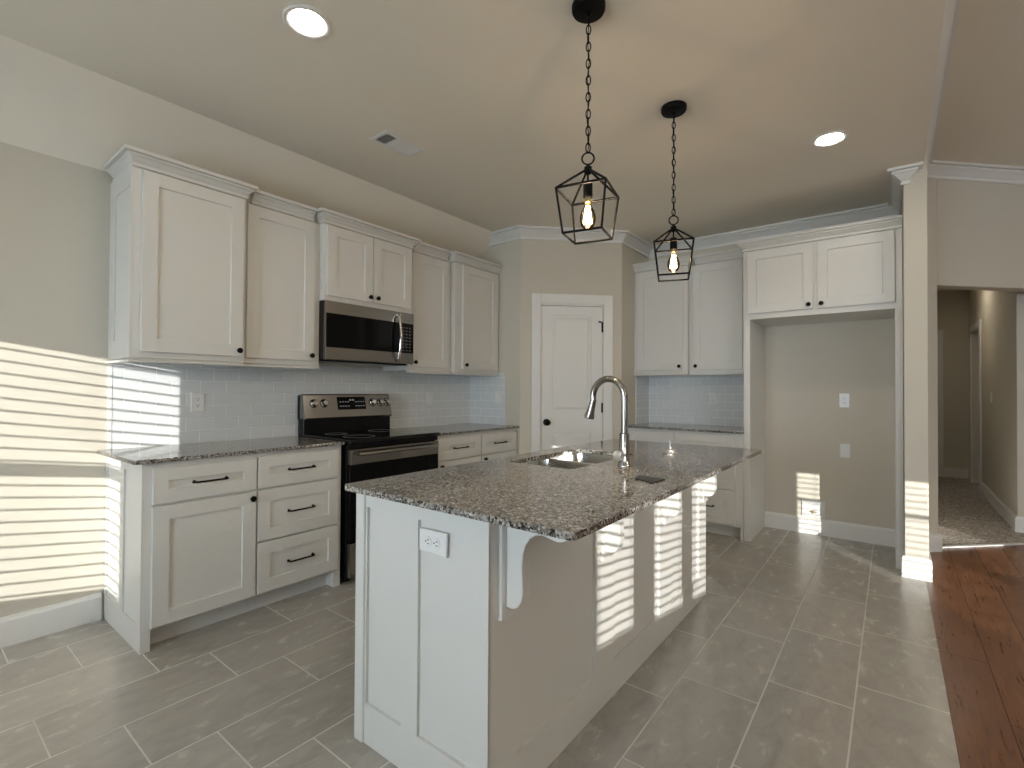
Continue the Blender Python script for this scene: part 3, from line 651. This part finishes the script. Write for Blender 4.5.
# small deck stopper, and a thin flat dark piece of unknown kind
bm = nb(); lathe(bm, [(0.0, 0), (0.036, 0), (0.037, 0.006), (0.030, 0.010), (0.027, 0.020), (0.012, 0.026), (0.006, 0.032), (0.005, 0.055), (0.008, 0.058), (0.008, 0.066), (0.0, 0.068)], (-0.945, 2.615, ZC + 0.0005), (0, 0, 1), 28, False)
tag(finish('sink_stopper', bm, M_SATIN, smooth=True), 'small shiny metal sink stopper standing on the island, beyond the faucet', 'stopper')
bm = nb(); prism(bm, [(-0.690, 1.725), (-0.678, 1.822), (-0.790, 1.842), (-0.775, 1.765)], ZC + 0.0005, ZC + 0.004)
tag(finish('dark_piece', bm, M_PIECE), 'small flat dark piece lying on the island near the faucet', 'card')

# ------------------------------------------------------------------ range
RY0, RY1, RX = 1.837, 2.605, -2.716
rg = thing('range', ((XA + RX) / 2, (RY0 + RY1) / 2, 0), 'freestanding electric range, stainless and black glass, under the microwave', 'range')
FG = FA; cF = RX - XA
bm = nb(); fbox(bm, FG, RY0, RY1, 0.03, 0.90, 0.04, cF - 0.045); finish('body', bm, M_BENAM, rg, bevel=0.003)
for a in (RY0 + 0.04, RY1 - 0.04):
    for cc in (0.09, cF - 0.10):
        bm = nb(); lathe(bm, [(0.018, 0), (0.018, 0.008), (0.009, 0.010), (0.009, 0.032)], FG(a, 0, cc), (0, 0, 1), 12); finish('leg', bm, M_BENAM, rg)
bm = nb(); fbox(bm, FG, RY0 - 0.004, RY1 + 0.004, 0.900, 0.927, 0.10, cF + 0.004); ck = finish('cooktop', bm, M_COOK, rg, bevel=0.006, seg=3)
for a, cc, rr in ((2.02, 0.22, 0.075), (2.41, 0.22, 0.095), (2.02, 0.50, 0.105), (2.41, 0.50, 0.075)):
    bm = nb(); torus(bm, FG(a, 0.9268, cc), (1, 0, 0), (0, 1, 0), rr, rr, 0.0012, 40, 4); finish('burner_ring', bm, M_GREYP, ck)
bm = nb(); fbox(bm, FG, RY0, RY1, 0.868, 0.899, cF - 0.045, cF - 0.018)
for k in range(9):
    a = RY0 + 0.07 + k * 0.075; fbox(bm, FG, a, a + 0.05, 0.874, 0.880, cF - 0.019, cF - 0.016)
finish('vent_strip', bm, M_BENAM, rg, bevel=0.002)
bm = nb(); fbox(bm, FG, RY0 + 0.004, RY1 - 0.004, 0.275, 0.765, cF - 0.044, cF - 0.004); od = finish('oven_door', bm, M_BGLASS, rg, bevel=0.003)
bm = nb(); fbox(bm, FG, RY0 + 0.004, RY1 - 0.004, 0.765, 0.864, cF - 0.044, cF - 0.002); finish('door_band', bm, M_STEEL, od, bevel=0.003)
bm = nb(); tube(bm, [FG(RY0 + 0.05, 0.835, cF - 0.002), FG(RY0 + 0.05, 0.836, cF + 0.034), FG(RY0 + 0.065, 0.836, cF + 0.044), FG(RY1 - 0.065, 0.836, cF + 0.044), FG(RY1 - 0.05, 0.836, cF + 0.034), FG(RY1 - 0.05, 0.835, cF - 0.002)], 0.0115, 12); finish('handle', bm, M_STEEL, od, smooth=True)
bm = nb(); fbox(bm, FG, RY0 + 0.004, RY1 - 0.004, 0.045, 0.262, cF - 0.044, cF - 0.006); finish('storage_drawer', bm, M_STEEL, rg, bevel=0.003)
# backguard
bm = nb(); fbox(bm, FG, RY0 + 0.004, RY1 - 0.004, 0.90, 1.04, 0.02, 0.095); fbox(bm, FG, RY0 + 0.002, RY1 - 0.002, 1.03, 1.205, 0.012, 0.05); bgd = finish('backguard', bm, M_BENAM, rg, bevel=0.003)
bm = nb()
P8 = []
for a in (RY0 + 0.004, RY1 - 0.004):
    P8.append([FG(a, 1.036, 0.098), FG(a, 1.028, 0.112), FG(a, 1.042, 0.118), FG(a, 1.205, 0.078), FG(a, 1.213, 0.070), FG(a, 1.213, 0.030), FG(a, 1.036, 0.030)])
va = [[bm.verts.new(p) for p in r_] for r_ in P8]; n = len(va[0])
bm.faces.new(va[0]); bm.faces.new(va[1][::-1])
for i in range(n): bm.faces.new((va[0][i], va[0][(i + 1) % n], va[1][(i + 1) % n], va[1][i]))
cpn = finish('control_panel', bm, M_STEEL, rg, bevel=0.002)
tn = Vector((0.97, 0, 0.24)).normalized()            # normal of the leaning panel
def onp(a, b): return FG(a, b, 0.118 - (b - 1.042) * 0.040 / 0.163)
for a in (1.918, 2.000, 2.425, 2.500, 2.566):
    bm = nb(); lathe(bm, [(0.0, 0), (0.027, 0), (0.027, 0.003), (0.021, 0.006), (0.018, 0.024), (0.016, 0.027), (0.0, 0.027)], onp(a, 1.145) + tn * 0.0005, tn, 20, False)
    kb = finish('knob', bm, M_CHROME, cpn, smooth=True)
    bm = nb(); torus(bm, onp(a, 1.145) + tn * 0.001, (0, 1, 0), tn.cross(Vector((0, 1, 0))), 0.029, 0.029, 0.003, 24, 6); finish('bezel', bm, M_BENAM, kb, smooth=True)
bm = nb(); hexa(bm, [onp(2.11, 1.095), onp(2.355, 1.095), onp(2.355, 1.095) + tn * 0.003, onp(2.11, 1.095) + tn * 0.003, onp(2.11, 1.190), onp(2.355, 1.190), onp(2.355, 1.190) + tn * 0.003, onp(2.11, 1.190) + tn * 0.003])
dsp = finish('display', bm, M_BGLASS, cpn)
def mark(a, z, w, h):
    bm = nb(); d_ = onp(2, z + h) - onp(2, z); p = onp(a, z) + tn * 0.0032; lo = [p, p + Vector((0, w, 0)), p + Vector((0, w, 0)) + tn * 0.0006, p + tn * 0.0006]
    hexa(bm, lo + [q + d_ for q in lo]); finish('legend', bm, M_KEYS, dsp)
for zz in (1.118, 1.150):
    for k in range(10):
        if k not in (4, 5): mark(2.128 + k * 0.0225, zz, 0.012, 0.0055)
for k in range(4): mark(2.214 + k * 0.010 + (0.004 if k > 1 else 0), 1.160, 0.006, 0.013)

# ------------------------------------------------------------------ microwave
MY0, MY1, MZ0, MZ1, MC = 1.820, 2.583, 1.442, 1.850, 0.400
mw = thing('microwave', ((XA + MC / 2), (MY0 + MY1) / 2, MZ0), 'stainless over-the-range microwave with black glass door', 'microwave')
bm = nb(); fbox(bm, FA, MY0, MY1, MZ0 + 0.012, MZ1, 0.003, MC - 0.03); fbox(bm, FA, MY0 + 0.02, MY1 - 0.02, MZ0 - 0.002, MZ0 + 0.012, 0.06, MC - 0.06); finish('body', bm, M_BENAM, mw, bevel=0.002)
DY = 2.445
bm = nb(); fbox(bm, FA, MY0, DY, MZ0 + 0.008, MZ1 - 0.002, MC - 0.029, MC); dr = finish('door', bm, M_STEEL, mw, bevel=0.004, seg=2)
bm = nb(); fbox(bm, FA, MY0 + 0.002, DY - 0.004, MZ0 + 0.092, MZ1 - 0.085, MC, MC + 0.003); gw = finish('window', bm, M_BGLASS, dr, bevel=0.001)
bm = nb(); tube(bm, [FA(DY - 0.03, MZ0 + 0.028, MC), FA(DY - 0.03, MZ0 + 0.05, MC + 0.026), FA(DY - 0.03, MZ0 + 0.12, MC + 0.044), FA(DY - 0.03, (MZ0 + MZ1) / 2, MC + 0.050), FA(DY - 0.03, MZ1 - 0.12, MC + 0.044), FA(DY - 0.03, MZ1 - 0.05, MC + 0.026), FA(DY - 0.03, MZ1 - 0.028, MC)], 0.011, 12); finish('handle', bm, M_CHROME, dr, smooth=True)
bm = nb(); fbox(bm, FA, DY + 0.003, MY1, MZ0 + 0.008, MZ1 - 0.002, MC - 0.029, MC); cp = finish('control_panel', bm, M_STEEL, mw, bevel=0.004, seg=2)
bm = nb(); fbox(bm, FA, DY + 0.006, MY1 - 0.004, MZ0 + 0.092, MZ1 - 0.085, MC, MC + 0.003); kp = finish('keypad', bm, M_BGLASS, cp, bevel=0.001)
for r_ in range(8):
    for k in range(3):
        bm = nb(); a = DY + 0.024 + k * 0.032; z = MZ0 + 0.108 + r_ * 0.025; fbox(bm, FA, a, a + 0.016, z, z + 0.008, MC + 0.003, MC + 0.0036); finish('key', bm, M_GREYP, kp)
bm = nb(); fbox(bm, FA, MY0 + 0.10, MY1 - 0.10, MZ0 - 0.004, MZ0 - 0.002, 0.12, 0.30); finish('grease_filter', bm, M_STEEL, mw)

# ------------------------------------------------------------------ pendants
def pendant(x, y, ang, label):
    t = thing('pendant_light', (x, y, KC), label, 'pendant lamp', 'caged pendants over the island')
    bm = nb(); lathe(bm, [(0.0, 0), (0.066, 0), (0.066, -0.018), (0.062, -0.026), (0.045, -0.030), (0.012, -0.031), (0.010, -0.042), (0.0, -0.044)], (x, y, KC), (0, 0, 1), 32, False); finish('canopy', bm, M_BLACK, t, smooth=True)
    bm = nb(); z = KC - 0.046; k = 0; pitch_ = 0.0335
    while z - 0.02 > 2.190:
        e1 = (1, 0.5, 0) if k % 2 else (-0.5, 1, 0); torus(bm, (x, y, z - 0.018), e1, (0, 0, 1), 0.0085, 0.0195, 0.0026, 14, 5); z -= pitch_; k += 1
    tube(bm, [(x + 0.004 * math.sin(i * 1.3), y + 0.004 * math.cos(i * 1.3), KC - 0.03 - i * 0.033) for i in range(18)], 0.0018, 5)
    finish('chain', bm, M_BLACK, t, smooth=True)
    v = Vector((x, y, 0)).normalized(); e1 = Vector((-v.y, v.x, 0))
    bm = nb(); torus(bm, (x, y, 2.166), e1, (0, 0, 1), 0.0235, 0.0235, 0.0034, 28, 8); finish('ring', bm, M_BLACK, t, smooth=True)
    bm = nb(); lathe(bm, [(0.0, 2.143), (0.006, 2.143), (0.008, 2.136), (0.015, 2.132), (0.015, 2.108), (0.010, 2.104), (0.0, 2.103)], (x, y, 0), (0, 0, 1), 18, False); finish('hub', bm, M_BLACK, t, smooth=True)
    bm = nb(); lathe(bm, [(0.004, 2.104), (0.004, 2.070)], (x, y, 0), (0, 0, 1), 8); lathe(bm, [(0.0, 2.070), (0.017, 2.069), (0.0185, 2.064), (0.0185, 2.012), (0.016, 2.010), (0.0, 2.012)], (x, y, 0), (0, 0, 1), 20, False); sk_ = finish('socket', bm, M_BLACK, t, smooth=True)
    ct = [Vector((x + 0.138 * math.cos(R(ang + 90 * i)), y + 0.138 * math.sin(R(ang + 90 * i)), 2.031)) for i in range(4)]
    cb_ = [Vector((x + 0.1085 * math.cos(R(ang + 90 * i)), y + 0.1085 * math.sin(R(ang + 90 * i)), 1.860)) for i in range(4)]
    bm = nb(); w = 0.0048
    for i in range(4):
        tube(bm, [ct[i], ct[(i + 1) % 4]], w, 6); tube(bm, [cb_[i], cb_[(i + 1) % 4]], w, 6); tube(bm, [ct[i], cb_[i]], w, 6)
        hub = Vector((x, y, 2.118)) + (ct[i] - Vector((x, y, 2.031))).normalized() * 0.012; tube(bm, [hub, ct[i]], w, 6)
        for p in (ct[i], cb_[i]): lathe(bm, [(0.0, -0.0046), (0.0034, -0.003), (0.0046, 0), (0.0034, 0.003), (0.0, 0.0046)], p, (0, 0, 1), 8, False)
    finish('cage', bm, M_BLACK, t)
    bm = nb(); lathe(bm, [(0.0, 2.012), (0.0125, 2.011), (0.0125, 1.988), (0.016, 1.975), (0.027, 1.955), (0.032, 1.935), (0.0315, 1.918), (0.026, 1.900), (0.015, 1.889), (0.0, 1.886)], (x, y, 0), (0, 0, 1), 28, False); bl = finish('bulb', bm, M_BULB, t, smooth=True)
    bm = nb()
    for i in range(8):
        a = R(45 * i); p0 = Vector((x + 0.006 * math.cos(a), y + 0.006 * math.sin(a), 1.978)); p1 = Vector((x + 0.016 * math.cos(a), y + 0.016 * math.sin(a), 1.910)); tube(bm, [p0, p1], 0.0026, 5)
    finish('filament', bm, M_FILA, bl)
    bm = nb(); lathe(bm, [(0.0, 2.0105), (0.0128, 2.010), (0.0128, 1.992), (0.0, 1.990)], (x, y, 0), (0, 0, 1), 18, False); finish('screw_base', bm, M_BRASS, bl, smooth=True)
    ld = bpy.data.lights.new('bulb_glow', 'POINT'); lo_ = bpy.data.objects.new('bulb_glow', ld); COL.objects.link(lo_)
    ld.energy = 8.5; ld.color = (1.0, 0.87, 0.71); ld.shadow_soft_size = 0.012; lo_.location = (x, y, 1.945)
pendant(-0.943, 1.697, -33, 'black caged lantern pendant on chain, nearer of the two over the island')
pendant(-0.920, 2.591, -25, 'black caged lantern pendant on chain, farther one, hanging before the back cabinets')

# made-up living room lamp out of view, added to lift the ambient light
def room_fill_lamp(x, y, zc, drop, label, watts):
    t = thing('fill_lamp', (x, y, zc), label, 'ceiling lamp')
    bm = nb(); lathe(bm, [(0.0, 0), (0.07, 0), (0.07, -0.02), (0.02, -0.03), (0.008, -0.034), (0.008, -drop + 0.10), (0.0, -drop + 0.10)], (x, y, zc), (0, 0, 1), 24, False); finish('stem', bm, M_BLACK, t, smooth=True)
    bm = nb()
    for z_ in (0.12, -0.12): torus(bm, (x, y, zc - drop + z_), (1, 0, 0), (0, 1, 0), 0.24, 0.24, 0.006, 32, 6)
    for i in range(6):
        a = R(60 * i); px, py = x + 0.24 * math.cos(a), y + 0.24 * math.sin(a); tube(bm, [(px, py, zc - drop + 0.12), (px, py, zc - drop - 0.12)], 0.005, 6)
        if i % 2 == 0: tube(bm, [(px, py, zc - drop + 0.12), (x, y, zc - drop + 0.13)], 0.005, 6)
    finish('cage', bm, M_BLACK, t, smooth=True)
    ld = bpy.data.lights.new('fill_glow', 'POINT'); lo_ = bpy.data.objects.new('fill_glow', ld); COL.objects.link(lo_)
    ld.energy = watts; ld.color = (1.0, 0.92, 0.80); ld.shadow_soft_size = 0.10; lo_.location = (x, y, zc - drop)
room_fill_lamp(3.0, 1.6, LC, 0.60, 'added unseen black ring fill lamp in the living room right of the viewer', LIVING_FILL_W)

# ------------------------------------------------------------------ recessed lights, vent
def can(x, y, label, zc):
    t = thing('recessed_light', (x, y, zc), label, 'ceiling lamp', 'recessed ceiling downlights')
    bm = nb(); lathe(bm, [(0.094, 0.0), (0.095, -0.004), (0.090, -0.008), (0.078, -0.008), (0.070, -0.003), (0.0655, 0.0)], (x, y, zc), (0, 0, 1), 40, False); finish('trim_ring', bm, M_TRIM, t, smooth=True)
    bm = nb(); lathe(bm, [(0.0, -0.0025), (0.066, -0.0025), (0.066, -0.0005), (0.0, -0.0005)], (x, y, zc), (0, 0, 1), 40, False); finish('lens', bm, M_LENS, t)
can(-1.910, 1.065, 'bright recessed downlight in the ceiling above the left cabinets', KC)
can(-0.290, 3.480, 'bright recessed downlight in the ceiling near the fridge alcove', KC)
for x, y, z, w_ in ((-1.9, -1.3, KC, 'added as unseen fill in the dining ceiling behind the viewer'), (-0.29, -0.2, KC, 'added as unseen fill in the kitchen ceiling right above the viewer'), (2.2, 0.6, LC, 'added as unseen fill in the near left part of the living room ceiling'),
                    (2.2, 3.6, LC, 'added as unseen fill in the far left part of the living room ceiling'), (5.2, 0.6, LC, 'added as unseen fill in the near right part of the living room ceiling'), (5.2, 3.6, LC, 'added as unseen fill in the far right part of the living room ceiling'), (0.5, 7.9, 2.75, 'in the ceiling of the carpeted hall')):
    can(x, y, 'recessed downlight ' + w_, z)  # unseen room downlights added to balance the light; hall one follows its lit walls
vx0, vx1, vy0, vy1 = -2.500, -2.337, 1.798, 2.095
t = thing('ceiling_vent', ((vx0 + vx1) / 2, (vy0 + vy1) / 2, KC), 'white rectangular air register in the ceiling above the microwave', 'vent')
bm = nb(); f = 0.022
for p in ((vx0, vx1, vy0, vy0 + f), (vx0, vx1, vy1 - f, vy1), (vx0, vx0 + f, vy0 + f, vy1 - f), (vx1 - f, vx1, vy0 + f, vy1 - f)): box(bm, *p, KC - 0.009, KC - 0.0005)
for y in (vy0 + 0.100, vy0 + 0.188): box(bm, vx0 + f, vx1 - f, y, y + 0.008, KC - 0.008, KC - 0.001)
finish('frame', bm, M_TRIM, t, bevel=0.002)
bm = nb(); box(bm, vx0 + f, vx1 - f, vy0 + f, vy1 - f, KC - 0.0012, KC - 0.0006); finish('backing', bm, M_DARK, t)
for s_, (y0, y1, tilt) in enumerate(((vy0 + f, vy0 + 0.100, 1), (vy0 + 0.108, vy0 + 0.188, -1), (vy0 + 0.196, vy1 - f, -1))):
    n = 5
    for k in range(n):
        y = y0 + (k + 0.5) * (y1 - y0) / n; h = 0.0065
        bm = nb()
        hexa(bm, [(vx0 + f, y - h, KC - 0.008 if tilt > 0 else KC - 0.002), (vx1 - f, y - h, KC - 0.008 if tilt > 0 else KC - 0.002), (vx1 - f, y + h, KC - 0.002 if tilt > 0 else KC - 0.008), (vx0 + f, y + h, KC - 0.002 if tilt > 0 else KC - 0.008),
                  (vx0 + f, y - h, KC - 0.007 if tilt > 0 else KC - 0.001), (vx1 - f, y - h, KC - 0.007 if tilt > 0 else KC - 0.001), (vx1 - f, y + h, KC - 0.001 if tilt > 0 else KC - 0.007), (vx0 + f, y + h, KC - 0.001 if tilt > 0 else KC - 0.007)])
        finish('louver', bm, M_TRIM, t)

# ------------------------------------------------------------------ outlets and switches
def plate(F, a, b, c, label, kind='outlet', horiz=False, w=0.073, h=0.118, name=None, group=None):
    if horiz: w, h = h, w
    t = thing(name or ('wall_outlet' if kind == 'outlet' else 'light_switch'), F(a, b, c), label, 'outlet' if kind == 'outlet' else 'switch', group)
    bm = nb(); r = []
    for m, cc in ((0, 0.0003), (0, 0.003), (0.003, 0.006)): r.append([bm.verts.new(F(*p, c + cc)) for p in ((a - w / 2 + m, b - h / 2 + m), (a + w / 2 - m, b - h / 2 + m), (a + w / 2 - m, b + h / 2 - m), (a - w / 2 + m, b + h / 2 - m))])
    bm.faces.new(r[0][::-1]); bm.faces.new(r[-1])
    for p, q in zip(r, r[1:]):
        for i in range(4): bm.faces.new((p[i], p[(i + 1) % 4], q[(i + 1) % 4], q[i]))
    finish('cover_plate', bm, M_PLATE, t)
    if kind == 'outlet':
        for s_ in (-0.0195, 0.0195):
            aa, bb = (a + s_, b) if horiz else (a, b + s_)
            bm = nb(); lathe(bm, [(0.0, 0.006), (0.0165, 0.006), (0.0165, 0.0078), (0.0155, 0.0085), (0.0, 0.0085)], F(aa, bb, c), F.n, 20, False); so = finish('socket', bm, M_PLATE, t)
            bm = nb()
            for q in (-0.006, 0.006):
                if horiz: fbox(bm, F, aa - 0.001, aa + 0.007, bb + q - 0.0012, bb + q + 0.0012, c + 0.0085, c + 0.009)
                else: fbox(bm, F, aa + q - 0.0012, aa + q + 0.0012, bb - 0.001, bb + 0.007, c + 0.0085, c + 0.009)
            lathe(bm, [(0.0026, 0.0085), (0.0026, 0.009)], F(aa - 0.008, bb, c) if horiz else F(aa, bb - 0.008, c), F.n, 10)
            finish('slots', bm, M_DARK, so)
    elif kind == 'switch':
        bm = nb(); fbox(bm, F, a - 0.0165, a + 0.0165, b - 0.033, b + 0.033, c + 0.006, c + 0.0085); finish('rocker', bm, M_PLATE, t, bevel=0.001)
    return t
plate(FA, 1.198, 1.164, 0.008, 'white double outlet on the tiled splashback left of the range')
plate(FA, 3.118, 1.172, 0.008, 'white rocker switch on the tiled splashback right of the range', 'switch')
plate(FR1, -3.015, 1.182, 0.008, 'white switch on the short tiled pantry return beside the corner worktop', 'switch')
plate(FB, -1.393, 1.178, 0.008, 'white outlet on the tile over the narrow back worktop')
plate(FB, -0.317, 1.178, 0.0, 'white double outlet, upper of the two plates inside the fridge alcove')
plate(FB, -0.313, 0.750, 0.0, 'blank white cover plate, lower of the two plates inside the fridge alcove', 'blank', name='wall_plate')
plate(Fr((0, YI0 + 0.0025, 0), (1, 0, 0), (0, -1, 0)), -1.135, 0.775, 0.0, 'white outlet set sideways in the end panel of the island', horiz=True, h=0.124, w=0.074)
FSR = Fr((XS1, 0, 0), (0, 1, 0), (1, 0, 0))
plate(FSR, 4.50, 1.20, 0.0, 'white switch plate seen edge-on on the side of the wall end', 'switch')
plate(FH, 7.65, 1.20, 0.0, 'white switch plate on the shadowy hall wall', 'switch')
# recessed water box for the fridge
wb = thing('water_box', (-0.545, YB, 0.155), 'white recessed fridge water valve box low in the alcove, in the sun', 'valve box')
bm = nb(); a0, a1, b0, b1 = -0.632, -0.459, 0.150, 0.297
for p in ((a0, a0 + 0.028, b0, b1), (a1 - 0.028, a1, b0, b1), (a0 + 0.028, a1 - 0.028, b0, b0 + 0.024), (a0 + 0.028, a1 - 0.028, b1 - 0.024, b1)): fbox(bm, FB, *p, 0.0004, 0.012)
finish('frame', bm, M_PLATE, wb, bevel=0.002)
bm = nb(); fbox(bm, FB, a0 + 0.027, a1 - 0.027, b0 + 0.023, b1 - 0.023, 0.0004, 0.002); finish('box_back', bm, M_PLATE, wb)
bm = nb(); lathe(bm, [(0.007, 0), (0.007, 0.012), (0.010, 0.013), (0.010, 0.024), (0.006, 0.026)], FB(-0.548, b0 + 0.03, 0.010), (0, 0, 1), 12); tube(bm, [FB(-0.575, b0 + 0.045, 0.010), FB(-0.520, b0 + 0.045, 0.010)], 0.004, 8); finish('valve', bm, M_BRASS, wb)
